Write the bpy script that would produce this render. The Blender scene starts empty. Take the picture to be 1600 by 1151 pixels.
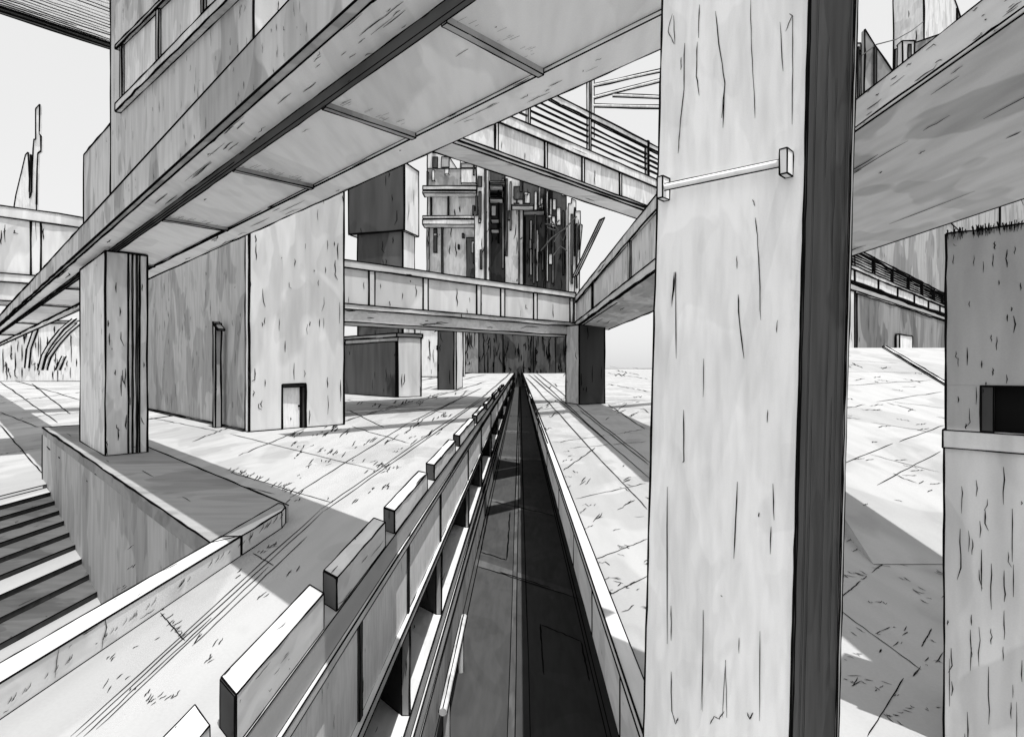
import bpy, math, random
from mathutils import Vector
random.seed(7)
R = random.Random(11)
CAMH = 2.8                      # eye height above the plaza
F_ = 885.0; CX = 812.0; CY = 572.0
scene = bpy.context.scene
COL = scene.collection

# ---------------------------------------------------------------- materials
def concrete(name, base, sc=1.0, stain=.22, streak='z', contrast=.12, rough=.9):
    m = bpy.data.materials.new(name); m.use_nodes = True
    nt = m.node_tree; N = nt.nodes; L = nt.links
    b = N['Principled BSDF']; b.inputs['Roughness'].default_value = rough
    b.inputs['Specular IOR Level'].default_value = .15
    g = N.new('ShaderNodeNewGeometry')
    def noise(scale, vs, detail=2, dist=0):
        mp = N.new('ShaderNodeMapping'); mp.vector_type = 'POINT'
        mp.inputs['Scale'].default_value = vs
        if streak in ('s', 't'): mp.inputs['Rotation'].default_value = (0, 0, math.radians(45))
        L.new(g.outputs['Position'], mp.inputs['Vector'])
        n = N.new('ShaderNodeTexNoise'); n.inputs['Scale'].default_value = scale
        n.inputs['Detail'].default_value = detail; n.inputs['Distortion'].default_value = dist
        L.new(mp.outputs['Vector'], n.inputs['Vector']); return n
    st = {'z': (1, 1, .16), 'y': (1, .16, 1), 's': (.16, 1, 1), 't': (1, .16, 1)}[streak]
    blot = {'z': (1, 1, .5), 'y': (1, .5, 1), 's': (.5, 1, 1), 't': (1, .5, 1)}[streak]
    def ramp(n, a, c, lo):
        r = N.new('ShaderNodeMapRange'); r.inputs['From Min'].default_value = a
        r.inputs['From Max'].default_value = c; r.inputs['To Min'].default_value = lo
        r.inputs['To Max'].default_value = 1.0; r.clamp = True
        L.new(n.outputs['Fac'], r.inputs['Value']); return r
    r1 = ramp(noise(.75/sc, blot, 3, .6), .455, .475, 1-stain)       # hard edged damp patches
    r2 = ramp(noise(1.5/sc, blot, 2, .3), .40, .42, 1-stain*.6)
    r3 = ramp(noise(7.0/sc, st, 2), .30, .62, 1-contrast)            # brushed streaks
    r4 = ramp(noise(90/sc, (1, 1, 1), 2), .3, .7, .95)              # grain
    cur = r1.outputs[0]
    for r in (r2, r3, r4):
        mu = N.new('ShaderNodeMath'); mu.operation = 'MULTIPLY'
        L.new(cur, mu.inputs[0]); L.new(r.outputs[0], mu.inputs[1]); cur = mu.outputs[0]
    mu = N.new('ShaderNodeMath'); mu.operation = 'MULTIPLY'; mu.inputs[1].default_value = base
    L.new(cur, mu.inputs[0])
    L.new(mu.outputs[0], b.inputs['Base Color'])
    bp = N.new('ShaderNodeBump'); bp.inputs['Strength'].default_value = .15; bp.inputs['Distance'].default_value = .01*sc
    L.new(r3.outputs[0], bp.inputs['Height']); L.new(bp.outputs[0], b.inputs['Normal'])
    return m
def plain(name, v, rough=1.0):
    m = bpy.data.materials.new(name); m.use_nodes = True
    nt = m.node_tree; b = nt.nodes['Principled BSDF']
    n = nt.nodes.new('ShaderNodeTexNoise'); n.inputs['Scale'].default_value = 3
    r = nt.nodes.new('ShaderNodeMapRange'); r.inputs['To Min'].default_value = v*.8; r.inputs['To Max'].default_value = v*1.2
    nt.links.new(n.outputs['Fac'], r.inputs['Value']); nt.links.new(r.outputs[0], b.inputs['Base Color'])
    b.inputs['Roughness'].default_value = rough; b.inputs['Specular IOR Level'].default_value = 0.0
    return m
INK = plain('ink_black_seam', .006)
WHITE = concrete('white_render', .97, .5, .07, 'z', .14)
PALE = concrete('pale_concrete', .80, 1.0, .16, 'z', .2)
PALEF = concrete('pale_concrete_broad', .82, 5, .18, 'z', .2)
PALES = concrete('pale_concrete_board_marked', .78, 1.2, .13, 's', .12)
PALET = concrete('pale_concrete_long_boards', .99, 1.2, .10, 't', .10)
PALEY = concrete('pale_concrete_kerb', .76, 1.0, .14, 'y', .12)
MID = concrete('grey_concrete', .50, 1.6, .24, 'z', .2)
MIDF = concrete('grey_concrete_broad', .42, 6, .3, 'z', .2)
SIDE = concrete('render_coat', .78, 3.0, .16, 'z', .16)
MID2 = concrete('rough_grey_concrete', .42, 1.0, .25, 'z', .2)
LEDGE = concrete('ledge_concrete', .35, 1.5, .2, 's', .15)
TOWERM = concrete('tower_grey_concrete', .60, 1.3, .30, 'z', .2)
GROUND = concrete('plaza_slab', .455, 2.6, .14, 't', .10)
GROUND2 = concrete('plaza_slab_lower', .47, 6, .16, 't', .10)
SOFFIT = concrete('grey_soffit', .60, 1.4, .26, 'y', .2)
DARK = concrete('dark_trim_and_painted_shade', .062, .8, .3, 'z', .35)  # dark trim; on the foreground pillar it stands for shade
DARKF = concrete('dark_cladding_and_painted_shade', .085, 8, .35, 'z', .3)  # dark ruins and blocks, plus shade painted on pillars and the tower head
CHAR2 = concrete('dark_grey_wall', .27, 5, .4, 'z', .3)
CHAR = concrete('charcoal_and_painted_shade', .12, 6, .45, 'z', .3)  # dark trim, plus shade painted under the walkway and on left-hand fronts
STEPM = concrete('stair_concrete', .12, 1.2, .25, 's', .2)
RISER = concrete('stair_riser_dark_stone', .085, 1.2, .25, 'z', .2)
ROAD = concrete('asphalt', .075, 1.6, .12, 'y', .2)
ROADL = concrete('asphalt_worn', .13, 1.6, .3, 'y', .3)
BLACK = plain('black_opening', .01)

# ---------------------------------------------------------------- geometry
def S(s, t): return ((s-t)/2.0, (s+t)/2.0)          # grid turned 45 degrees from the road
FD = lambda a, b: S(a, b)                            # along s (far right), across t
FL = lambda a, b: S(b, a)                            # along t (far left), across s
FM = lambda a, b: (a, b)                             # square to the road
FY = lambda a, b: (b, a)                             # along the road
def pj(p):
    y = max(p[1], .05); return (CX+F_*p[0]/y, CY-F_*p[2]/y)
def gp(px, py, z=-2.8):                              # point of a level surface
    y = F_*z/(CY-py); return Vector(((px-CX)/F_*y, y, z))

class MB:
    def __init__(s, mat, ink=2.3, dens=1.0):
        s.v = []; s.f = []; s.mi = []; s.mats = [mat, INK]; s.ink = ink; s.dens = dens
    def mat(s, m):
        if m is None: return 0
        if m not in s.mats: s.mats.append(m)
        return s.mats.index(m)
    def face(s, pts, mi=0):
        n = len(s.v); s.v += [Vector(p) for p in pts]; s.f.append(tuple(range(n, n+len(pts)))); s.mi.append(mi)
    def seg(s, a, b, w=None, jit=.55):
        """dark seam along an edge: a slightly uneven bar"""
        if w is None: w = s.ink
        if w <= 0: return
        w = w*.9
        a = Vector(a); b = Vector(b); d = b-a; L = d.length
        if L < 1e-5: return
        d.normalize()
        up = Vector((0, 0, 1)) if abs(d.z) < .9 else Vector((1, 0, 0))
        u = d.cross(up).normalized(); v = d.cross(u).normalized()
        ps = [0.0]; x = 0.0
        while x < L and len(ps) < 60:
            y = max((a+d*x).y, .8); x += max(.12, 34*y/F_*R.uniform(.7, 1.5)); ps.append(min(x, L))
        if ps[-1] < L: ps[-1] = L
        rings = []
        for x in ps:
            p = a+d*x; k = max(p.y, 1.2)/F_
            if 0 < x < L: p = p+(u*R.gauss(0, jit)+v*R.gauss(0, jit))*k*.6
            r = .5*w*k*R.uniform(.65, 1.15)
            n = len(s.v)
            s.v += [p+u*r+v*r, p-u*r+v*r, p-u*r-v*r, p+u*r-v*r]; rings.append(n)
        for i in range(len(rings)-1):
            p, q = rings[i], rings[i+1]
            for k in range(4):
                s.f.append((p+k, p+(k+1) % 4, q+(k+1) % 4, q+k)); s.mi.append(1)
        s.f.append(tuple(rings[0]+k for k in range(4))); s.mi.append(1)
        s.f.append(tuple(rings[-1]+k for k in range(4))); s.mi.append(1)
    def ribbon(s, pts, n, w):
        """flat ink mark lying just proud of a face"""
        n = Vector(n); m = len(pts)
        idx = []
        for i, p in enumerate(pts):
            p = Vector(p); d = (Vector(pts[min(i+1, m-1)])-Vector(pts[max(i-1, 0)]))
            if d.length < 1e-7: return
            d.normalize(); c = d.cross(n)
            if c.length < 1e-6: return
            c.normalize(); k = max(p.y, 1.0)/F_
            e = (0.35 if i in (0, m-1) else 1.0)*R.uniform(.7, 1.2)
            o = n*(.0022+k*.6)
            q = len(s.v); s.v += [p+c*(.5*w*k*e)+o, p-c*(.5*w*k*e)+o]; idx.append(q)
        for i in range(m-1):
            a, b = idx[i], idx[i+1]; s.f.append((a, a+1, b+1, b)); s.mi.append(1)
    def strokes(s, q, dens=1.0, along=None, ln=(6, 34), w=1.3, cell=1650, mask=None):
        """cracks and run marks scattered over a parallelogram face q=(a,b,c,d)"""
        a, b, c, d = [Vector(p) for p in q]
        e1 = b-a; e2 = d-a; n = e1.cross(e2)
        if n.length < 1e-6: return
        n.normalize()
        cen = (a+b+c+d)/4
        if n.dot(-a) < 0: n = -n
        if dens <= 0: return
        pp = [pj(p) for p in (a, b, c, d) if p.y > .5]
        if len(pp) == 4:
            x0 = max(0, min(p[0] for p in pp)); x1 = min(1600, max(p[0] for p in pp))
            y0 = max(0, min(p[1] for p in pp)); y1 = min(1151, max(p[1] for p in pp))
        else: x0, x1, y0, y1 = 0, 1600, 0, 1151
        if x1 <= x0 or y1 <= y0: return
        f = (x1-x0)*(y1-y0)*dens/cell; k = int(f)+(1 if R.random() < f-int(f) else 0)
        if along is None: al = Vector((0, 0, 1)) if abs(n.z) < .6 else (e1 if e1.length > e2.length else e2).normalized()
        else: al = Vector(along).normalized()
        al = (al-n*al.dot(n)).normalized(); cr = n.cross(al)
        g11 = e1.dot(e1); g12 = e1.dot(e2); g22 = e2.dot(e2); det = g11*g22-g12*g12
        def inside(p, m=.01):
            r = p-a; r1 = r.dot(e1); r2 = r.dot(e2)
            u = (r1*g22-r2*g12)/det; v = (r2*g11-r1*g12)/det
            return m < u < 1-m and m < v < 1-m
        for i in range(k):
            px = R.uniform(x0, x1); py = R.uniform(y0, y1)
            ray = Vector(((px-CX)/F_, 1, (CY-py)/F_)); dn = ray.dot(n)
            if abs(dn) < 1e-4: continue
            tt = a.dot(n)/dn
            if tt < .8: continue
            P = ray*tt
            if not inside(P): continue
            kk = P.y/F_; L = R.uniform(*ln)*kk*(1 if R.random() < .7 else .35)
            # keep the length right on screen where the face is seen at a slant
            Q = P+al*L; A = pj(P); B = pj(Q); sl = math.hypot(A[0]-B[0], A[1]-B[1])
            if sl > 1e-3: L *= min(3.0, max(.6, (L/kk)/sl))
            m = R.choice((3, 4, 5)); pts = []
            kind = R.random()
            for j in range(m):
                off = R.gauss(0, .7)*kk if 0 < j < m-1 else 0
                if kind < .16 and j == m-1: off = R.choice((-1, 1))*4*kk
                q_ = P-al*(L*j/(m-1))+cr*off
                if not inside(q_, 0) or (mask and not mask(q_)): break
                pts.append(q_)
            if len(pts) >= 2: s.ribbon(pts, n, w*R.uniform(.7, 1.35))
    def quad(s, a, b, c, d, mat=None, ink=None, dens=None, along=None, edges=(1, 1, 1, 1), **k):
        s.face((a, b, c, d), s.mat(mat)); P = [a, b, c, d]
        for i in range(4):
            if edges[i]: s.seg(P[i], P[(i+1) % 4], ink)
        s.strokes((a, b, c, d), (s.dens if dens is None else dens), along, **k)
    def prism(s, poly, z0, z1, mat=None, ink=None, dens=None, shear=0.0, along=None, top=None, kindw=None, **k):
        """solid with plan outline poly, from z0 to z1 (numbers, or one per corner)"""
        mi = s.mat(mat); n = len(poly); dn = s.dens if dens is None else dens
        Z0 = z0 if hasattr(z0, '__len__') else [z0]*n
        Z1 = z1 if hasattr(z1, '__len__') else [z1]*n
        ar = sum(poly[i][0]*poly[(i+1) % n][1]-poly[(i+1) % n][0]*poly[i][1] for i in range(n))
        if ar < 0: poly = poly[::-1]; Z0 = Z0[::-1]; Z1 = Z1[::-1]
        lo = [Vector((p[0]+shear*z, p[1], z)) for p, z in zip(poly, Z0)]
        hi = [Vector((p[0]+shear*z, p[1], z)) for p, z in zip(poly, Z1)]
        s.face(hi, s.mat(top) if top else mi); s.face(lo[::-1], mi)
        for i in range(n):
            j = (i+1) % n
            s.face((lo[i], lo[j], hi[j], hi[i]), mi)
            nn = (lo[j]-lo[i]).cross(hi[i]-lo[i])
            if nn.dot(-lo[i]) > 0: s.strokes((lo[i], lo[j], hi[j], hi[i]), dn, along, **k)
            s.seg(lo[i], lo[j], ink); s.seg(hi[i], hi[j], ink); s.seg(lo[i], hi[i], ink)
        if n == 4:
            if lo[0].z > 0: s.strokes(lo, dn*.8, along, **k)
            if hi[0].z < 0: s.strokes(hi, dn*.8, along, **k)
    def box(s, F, a0, a1, b0, b1, z0, z1, mat=None, **k):
        s.prism([F(a0, b0), F(a1, b0), F(a1, b1), F(a0, b1)], z0, z1, mat, **k)
    def profile(s, pts, Y, th, mat=None, ink=None, dens=None, **k):
        """an outline (given on the plane y=Y as picture directions) with real thickness th"""
        mi = s.mat(mat); n = len(pts)
        fr = [Vector(((x-CX)/F_*Y, Y, (CY-y)/F_*Y)) for x, y in pts]
        bk = [p+Vector((0, th, 0)) for p in fr]
        s.face(fr, mi); s.face(bk[::-1], mi)
        for i in range(n):
            j = (i+1) % n; s.face((fr[i], bk[i], bk[j], fr[j]), mi)
            s.seg(fr[i], fr[j], ink)
        xs = [p.x for p in fr]; zs = [p.z for p in fr]
        a = Vector((min(xs), Y, min(zs))); b = Vector((max(xs), Y, min(zs)))
        c = Vector((max(xs), Y, max(zs))); d = Vector((min(xs), Y, max(zs)))
        P2 = [(p.x, p.z) for p in fr]
        def msk(q):
            c = False
            for i in range(n):
                x1, z1 = P2[i]; x2, z2 = P2[(i+1) % n]
                if (z1 > q.z) != (z2 > q.z) and q.x < (x2-x1)*(q.z-z1)/(z2-z1)+x1: c = not c
            return c
        s.strokes((a, b, c, d), (s.dens if dens is None else dens)*.9, None, mask=msk, **k)
    def tube(s, pts, r, mat=None, seg=10):
        mi = s.mat(mat); rings = []
        for i, p in enumerate(pts):
            p = Vector(p); d = (Vector(pts[min(i+1, len(pts)-1)])-Vector(pts[max(i-1, 0)])).normalized()
            up = Vector((0, 0, 1)) if abs(d.z) < .9 else Vector((1, 0, 0))
            u = d.cross(up).normalized(); v = d.cross(u).normalized(); n = len(s.v)
            s.v += [p+(u*math.cos(2*math.pi*k/seg)+v*math.sin(2*math.pi*k/seg))*r for k in range(seg)]; rings.append(n)
        for i in range(len(rings)-1):
            for k in range(seg):
                s.f.append((rings[i]+k, rings[i]+(k+1) % seg, rings[i+1]+(k+1) % seg, rings[i+1]+k)); s.mi.append(mi)
        for rr in (rings[0], rings[-1]): s.f.append(tuple(rr+k for k in range(seg))); s.mi.append(mi)
    def build(s, name, parent=None, base=None):
        if base is None:
            if parent is not None: base = Vector(parent['_b'])
            else:
                xs = [p.x for p in s.v]; ys = [p.y for p in s.v]; zs = [p.z for p in s.v]
                base = Vector(((min(xs)+max(xs))/2, (min(ys)+max(ys))/2, min(zs)))
        me = bpy.data.meshes.new(name)
        me.from_pydata([tuple(p-base) for p in s.v], [], s.f)
        for m in s.mats: me.materials.append(m)
        me.polygons.foreach_set('material_index', s.mi); me.update()
        o = bpy.data.objects.new(name, me); COL.objects.link(o)
        if parent is not None: o.parent = parent
        else: o.location = base+Vector((0, 0, CAMH))
        if parent is not None and '_b' in parent: o['_b'] = parent['_b']
        return o
def thing(name, label, cat, base, group=None):
    o = bpy.data.objects.new(name, None); COL.objects.link(o)
    o.location = Vector(base)+Vector((0, 0, CAMH)); o['_b'] = tuple(base)
    o['label'] = label; o['category'] = cat
    if group: o['group'] = group
    o.empty_display_size = .3
    return o
def tag(o, label, cat, group=None):
    o['label'] = label; o['category'] = cat
    if group: o['group'] = group
    return o
def setting(o): o['kind'] = 'structure'; return o

# ================================================================ SETTING
# ---- plaza left of the road (edge x=-2.07), corner cut away for the stair pit
XW = -2.07; XK = 1.0
def ground_line(m, x0, y0, x1, y1, z=-2.8, w=1.7, gap=0):
    a = gp(x0, y0, z); b = gp(x1, y1, z); n = 14
    pts = []
    for i in range(n+1):
        f = i/n; sx = x0+(x1-x0)*f+R.gauss(0, .35); sy = y0+(y1-y0)*f+R.gauss(0, .35)
        pts.append(gp(sx, sy, z))
    m.ribbon(pts, (0, 0, 1), w)
def tufts(m, x0, y0, x1, y1, n, z=-2.8, hl=9, ang=-.65):
    for i in range(n):
        f = R.random(); x = x0+(x1-x0)*f+R.uniform(-5, 5); y = y0+(y1-y0)*f+R.uniform(-3, 3)
        a = ang+R.uniform(-.35, .35); L = hl*R.uniform(.4, 1.3)
        pts = [gp(x+L*k/3*math.cos(a)+R.gauss(0, .5), y+L*k/3*math.sin(a)+R.gauss(0, .5), z) for k in range(4)]
        m.ribbon(pts, (0, 0, 1), 1.5)
def squiggle(m, x, y, L=14, z=-2.8):
    pts = []; cx, cy = x, y
    for k in range(6):
        pts.append(gp(cx, cy, z)); cx += L/5*R.uniform(.3, 1.3); cy += R.choice((-1, 1))*L*.16*R.uniform(.3, 1.2)
    m.ribbon(pts, (0, 0, 1), 1.5)

m = MB(GROUND, 2.2, 0)
poly = [(XW, -6), (XW, 600), (-19.5, 600), (-19.5, 23.2), (-4.4, 8.1), (-4.4, -6)]
m.prism(poly, -3.15, -2.8, dens=0)
for l in [(360, 678, 593, 736), (232, 652, 345, 675), (360, 667, 300, 690), (480, 668, 372, 712),
          (110, 1151, 500, 797), (118, 1151, 506, 799), (500, 797, 752, 622), (506, 799, 757, 622), (752, 622, 806, 576),
          (452, 778, 640, 660), (640, 660, 752, 607), (550, 667, 640, 693), (540, 657, 655, 627), (540, 625, 700, 645),
          (655, 627, 760, 596), (360, 738, 520, 786), (520, 664, 600, 639), (600, 639, 700, 612), (543, 640, 600, 668),
          (250, 957, 288, 1000), (395, 864, 428, 884), (130, 1151, 330, 965), (150, 1140, 420, 885), (300, 1010, 480, 838),
          (640, 594, 740, 582), (610, 620, 760, 585), (560, 590, 740, 600), (660, 655, 720, 622), (300, 740, 430, 772)]:
    ground_line(m, *l, w=1.7)
tufts(m, 355, 735, 480, 780, 26, hl=12); tufts(m, 450, 695, 530, 712, 14); tufts(m, 570, 725, 620, 730, 14)
tufts(m, 395, 868, 430, 850, 10); tufts(m, 252, 960, 285, 1000, 16, hl=13); tufts(m, 560, 640, 740, 615, 22, hl=7)
tufts(m, 640, 668, 700, 650, 14, hl=8); tufts(m, 480, 700, 610, 735, 8, hl=8)
for x, y in [(330, 1010), (310, 1040), (400, 940), (420, 1000), (440, 905), (250, 1100), (560, 700), (520, 690), (610, 690)]: tufts(m, x, y, x+25, y-14, 3, hl=14, ang=-.8)
for i in range(30):
    y = R.uniform(615, 790); x = R.uniform(440, 740-(y-600)*.9)
    tufts(m, x, y, x+R.uniform(8, 30), y-R.uniform(2, 12), R.choice((2, 3, 5)), hl=R.uniform(6, 11))
for i in range(26):
    y = R.uniform(860, 1130); x = R.uniform(150, 430-(y-860)*.7)
    tufts(m, x, y, x+R.uniform(5, 30), y-R.uniform(2, 20), R.choice((1, 2, 3)), hl=R.uniform(8, 16), ang=-.75)
setting(m.build('plaza_left'))

# ---- plaza right of the road
m = MB(GROUND, 2.0, 0)
m.prism([(XK, -6), (600, -6), (600, 600), (XK, 600)], -3.62, -2.8, dens=0)
for l in [(872, 729, 1013, 1100), (826, 585, 1016, 748), (834, 585, 958, 698), (838, 583, 1016, 723), (822, 590, 945, 726), (940, 720, 1012, 796),
          (862, 692, 958, 679), (958, 679, 1005, 671), (900, 779, 1010, 755), (930, 874, 1012, 842), (950, 930, 1012, 900),
          (905, 640, 1014, 727), (950, 632, 1008, 671), (952, 632, 1000, 628), (905, 643, 830, 652), (950, 600, 1015, 612),
          (950, 583, 1012, 592), (950, 573, 1016, 577), (960, 578, 1000, 586), (1300, 805, 1390, 848), (1408, 856, 1450, 876),
          (1298, 943, 1440, 1047), (1310, 790, 1470, 722), (1362, 895, 1465, 810), (1308, 938, 1345, 908), (1355, 1151, 1412, 1060), (1440, 1010, 1456, 982),
          (840, 640, 1000, 625), (880, 735, 930, 700), (890, 700, 1010, 690)]:
    ground_line(m, *l, w=1.7)
for x, y in [(880, 745), (875, 757), (910, 790), (905, 800), (895, 735), (935, 880), (945, 905), (1330, 860), (1345, 905), (1370, 940), (1395, 1010), (1380, 1115), (1395, 1085), (1420, 845), (1435, 835),
             (850, 668), (858, 650), (990, 620), (1000, 640), (850, 605), (865, 600), (880, 588), (960, 560+25)]:
    squiggle(m, x, y, R.uniform(9, 22))
tufts(m, 1385, 1120, 1420, 1100, 8, hl=16, ang=.3); tufts(m, 1310, 900, 1400, 880, 12, hl=18, ang=.35); tufts(m, 900, 830, 990, 780, 12, hl=16, ang=-.5)
tufts(m, 840, 640, 900, 615, 20, hl=7, ang=-.3)
for i in range(26):
    y = R.uniform(640, 960); x = R.uniform(840+(y-620)*.35, 1012)
    tufts(m, x, y, x+R.uniform(4, 24), y-R.uniform(1, 8), R.choice((1, 2, 3)), hl=R.uniform(7, 16), ang=R.choice((-.4, -.5, .2)))
for i in range(34):
    y = R.uniform(800, 1130); x = R.uniform(1305, 1455)
    tufts(m, x, y, x+R.uniform(4, 24), y-R.uniform(1, 12), R.choice((1, 2, 3)), hl=R.uniform(8, 20), ang=R.choice((.3, .35, -.7)))
setting(m.build('plaza_right'))

# ---- lower terrace on the left
m = MB(GROUND2, 1.8, 0)
zt = -4.62
m.quad((-600, -6, zt), (-18.5, -6, zt), (-18.5, 23.2, zt), (-600, 23.2, zt), dens=0, edges=(0, 1, 0, 0))
m.quad((-600, 23.2, zt), (-19.5, 23.2, zt), (-19.5, 600, zt), (-600, 600, zt), dens=0, edges=(0, 0, 0, 0))
for l in [(0, 588, 125, 625), (0, 596, 90, 660), (0, 664, 66, 740), (0, 630, 128, 612), (0, 626, 70, 621), (30, 655, 125, 643), (0, 710, 62, 700),
          (5, 580, 125, 583), (20, 583, 120, 596), (40, 592, 105, 586), (0, 644, 60, 668), (50, 600, 110, 647)]:
    ground_line(m, *l, z=zt, w=1.7)
setting(m.build('lower_terrace'))

# ---- inclined ground on the far right, with an upper terrace
m = MB(GROUND, 1.6, 0)
rz = lambda y: -2.79+3.89*(y-8)/26
A, B, C, D = (5, 8, -2.79), (90, 8, -2.79), (90, 34, 1.1), (13, 34, 1.1)
m.face((A, B, C, D)); m.face((D, C, (420, 300, 1.1), (150, 300, 1.1))); m.face(((5, 8, -3), A, D, (13, 34, -3))); m.face(((13, 34, -3), D, (150, 300, 1.1), (150, 300, -3)))
def rp(px, py):   # point of the inclined sheet
    k = (CY-py)/F_; sl = 3.89/26; y = (-2.79-sl*8)/(k-sl); return Vector(((px-CX)/F_*y, y, k*y))
def rline(x0, y0, x1, y1, w=1.5):
    pts = [rp(x0+(x1-x0)*i/8+R.gauss(0, .4), y0+(y1-y0)*i/8+R.gauss(0, .4)) for i in range(9)]
    m.ribbon(pts, (0, -.15, .99), w)
for l in [(1313, 563, 1402, 568), (1313, 581, 1440, 582), (1313, 603, 1455, 594), (1310, 640, 1352, 632), (1370, 628, 1472, 612), (1395, 628, 1475, 638),
          (1360, 660, 1455, 675), (1310, 727, 1395, 693), (1405, 690, 1475, 664), (1360, 710, 1467, 738), (1370, 758, 1470, 705), (1310, 650, 1328, 653),
          (1345, 640, 1380, 641), (1385, 629, 1432, 642), (1410, 592, 1442, 598), (1310, 622, 1335, 624), (1308, 696, 1316, 698), (1310, 552, 1330, 556), (1330, 567, 1348, 575), (1395, 740, 1432, 755)]:
    rline(*l)
for i in range(34):
    x = R.uniform(1305, 1465); y = R.uniform(565, 790); L = R.uniform(6, 24)
    rline(x, y, x+L, y+R.uniform(-4, 4), 1.4)
setting(m.build('ramp_ground'))

# ---- sunken road
m = MB(ROAD, 1.8, 0)
zr = -8.3
m.face([(-2.6, -6, zr), (3.4, -6, zr), (3.4, 600, zr), (-2.6, 600, zr)])
for x in (-.27, -.10, .24): m.ribbon([(x+R.gauss(0, .008), y, zr) for y in (9, 12, 16, 20, 25, 32, 40, 60, 90, 150, 400)], (0, 0, 1), 1.6)
for x in (1.95, 2.05, -1.75, -1.9): m.ribbon([(x, y, zr) for y in (9, 14, 20, 30, 60, 200)], (0, 0, 1), 1.6)
mi = m.mat(ROADL)
def patch(pts):
    P = [gp(x, y, zr)+Vector((0, 0, .004)) for x, y in pts]; m.face(P, mi)
for a in [(742, 872, 905, 925, 908, 936, 740, 884), (762, 778, 868, 798, 870, 806, 760, 788), (778, 712, 852, 716, 853, 720, 777, 717), (790, 672, 838, 674, 838, 677, 789, 676), (750, 858, 794, 870, 794, 878, 748, 866)]:
    patch([(a[0], a[1]), (a[2], a[3]), (a[4], a[5]), (a[6], a[7])])
m.face([(-.27, 9, zr+.004), (-.10, 9, zr+.004), (-.10, 500, zr+.004), (-.27, 500, zr+.004)], mi)
for l in [(742, 883, 904, 935), (780, 893, 860, 918), (768, 783, 867, 806), (783, 717, 852, 721), (790, 675, 838, 677), (796, 650, 832, 652),
          (751, 862, 792, 875), (751, 862, 764, 798), (792, 875, 797, 800), (844, 975, 908, 1002), (844, 975, 850, 1054), (908, 1002, 921, 1064), (746, 860, 760, 800)]:
    ground_line(m, *l, z=zr+.006, w=2.2)
setting(m.build('road'))

# ================================================================ ROAD CUTTING
# left wall with closed upper bays and an open lower gallery
T = thing('gallery_wall', 'pale two storey wall of the sunken road with panels above open dark bays', 'wall', (XW, 8, zr))
posts = [1.5, 4.6, 7.4, 10.6, 14.9, 22.9, 30.7, 41, 54, 70, 92, 120, 160]
m = MB(PALEY, 2.2, .5); m.box(FM, XW-.2, XW+.05, -6, 220, -3.26, -3.152); m.build('coping', T)
m = MB(PALEY, 2.4, .4); m.box(FM, XW-.12, XW+.06, -6, 220, -4.75, -4.6); m.build('mid_rail', T)
m = MB(PALEY, 2.2, .7); m.box(FM, -4.1, XW+.03, -6, 220, -6.9, -6.5); m.build('gallery_floor', T)
m = MB(PALEY, 2.2, .5); m.box(FM, -4.1, XW+.09, -6, 220, -7.3, -6.903); m.build('lower_ledge', T)
m = MB(MID, 2.0, .8); m.box(FM, -4.1, XW+.12, -6, 220, zr-.3, -7.303); m.build('base_wall', T)
m = MB(MID, 1.6, .3); m.box(FM, -4.3, -4.103, -6, 220, -6.9, -3.16, ink=0); m.build('back_wall', T)
for i in range(len(posts)-1):
    y0, y1 = posts[i], posts[i+1]
    m = MB(WHITE, 1.5, .7); m.box(FM, XW-.13, XW-.03, y0+.07, y1-.07, -4.6, -3.262); m.build('panel', T)
for y in posts:
    m = MB(MID, 1.9, .8); m.box(FM, XW-.12, XW+.015, y-.055, y+.055, -6.5, -4.752); m.build('post', T)
    m = MB(CHAR, 1.6, .8); m.box(FM, XW-.14, XW-.0, y-.06, y+.06, -4.598, -3.264); m.build('post', T)
    a, b = XW-.13, XW-.13
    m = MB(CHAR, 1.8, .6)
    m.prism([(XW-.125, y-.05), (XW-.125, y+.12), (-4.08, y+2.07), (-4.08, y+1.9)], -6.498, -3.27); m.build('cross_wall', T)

# right edge of the cutting
T = thing('cutting_edge', 'pale coping and dark undercut wall along the right side of the sunken road', 'wall', (XK, 8, zr))
m = MB(PALEY, 1.9, .3); m.box(FM, XK-.07, XK+.10, -6, 300, -2.86, -2.77); m.build('coping', T)
m = MB(PALEY, 1.7, 1.5)
for y0, y1 in zip([3, 5.5, 7.6, 10.2, 14, 20, 30], [5.45, 7.55, 10.15, 13.95, 19.9, 29.9, 60]): m.box(FM, XK-.03, XK-.002, y0, y1, -3.6, -2.864)
m.build('facing_panel', T)
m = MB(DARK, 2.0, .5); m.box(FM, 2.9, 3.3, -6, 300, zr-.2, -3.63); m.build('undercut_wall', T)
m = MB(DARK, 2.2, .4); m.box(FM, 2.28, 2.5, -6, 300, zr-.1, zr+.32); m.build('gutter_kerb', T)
m = MB(MID, 2, .3); m.box(FM, XK+.12, XK+.5, -6, 300, -3.8, -3.625); m.build('edge_beam', T)

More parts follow.
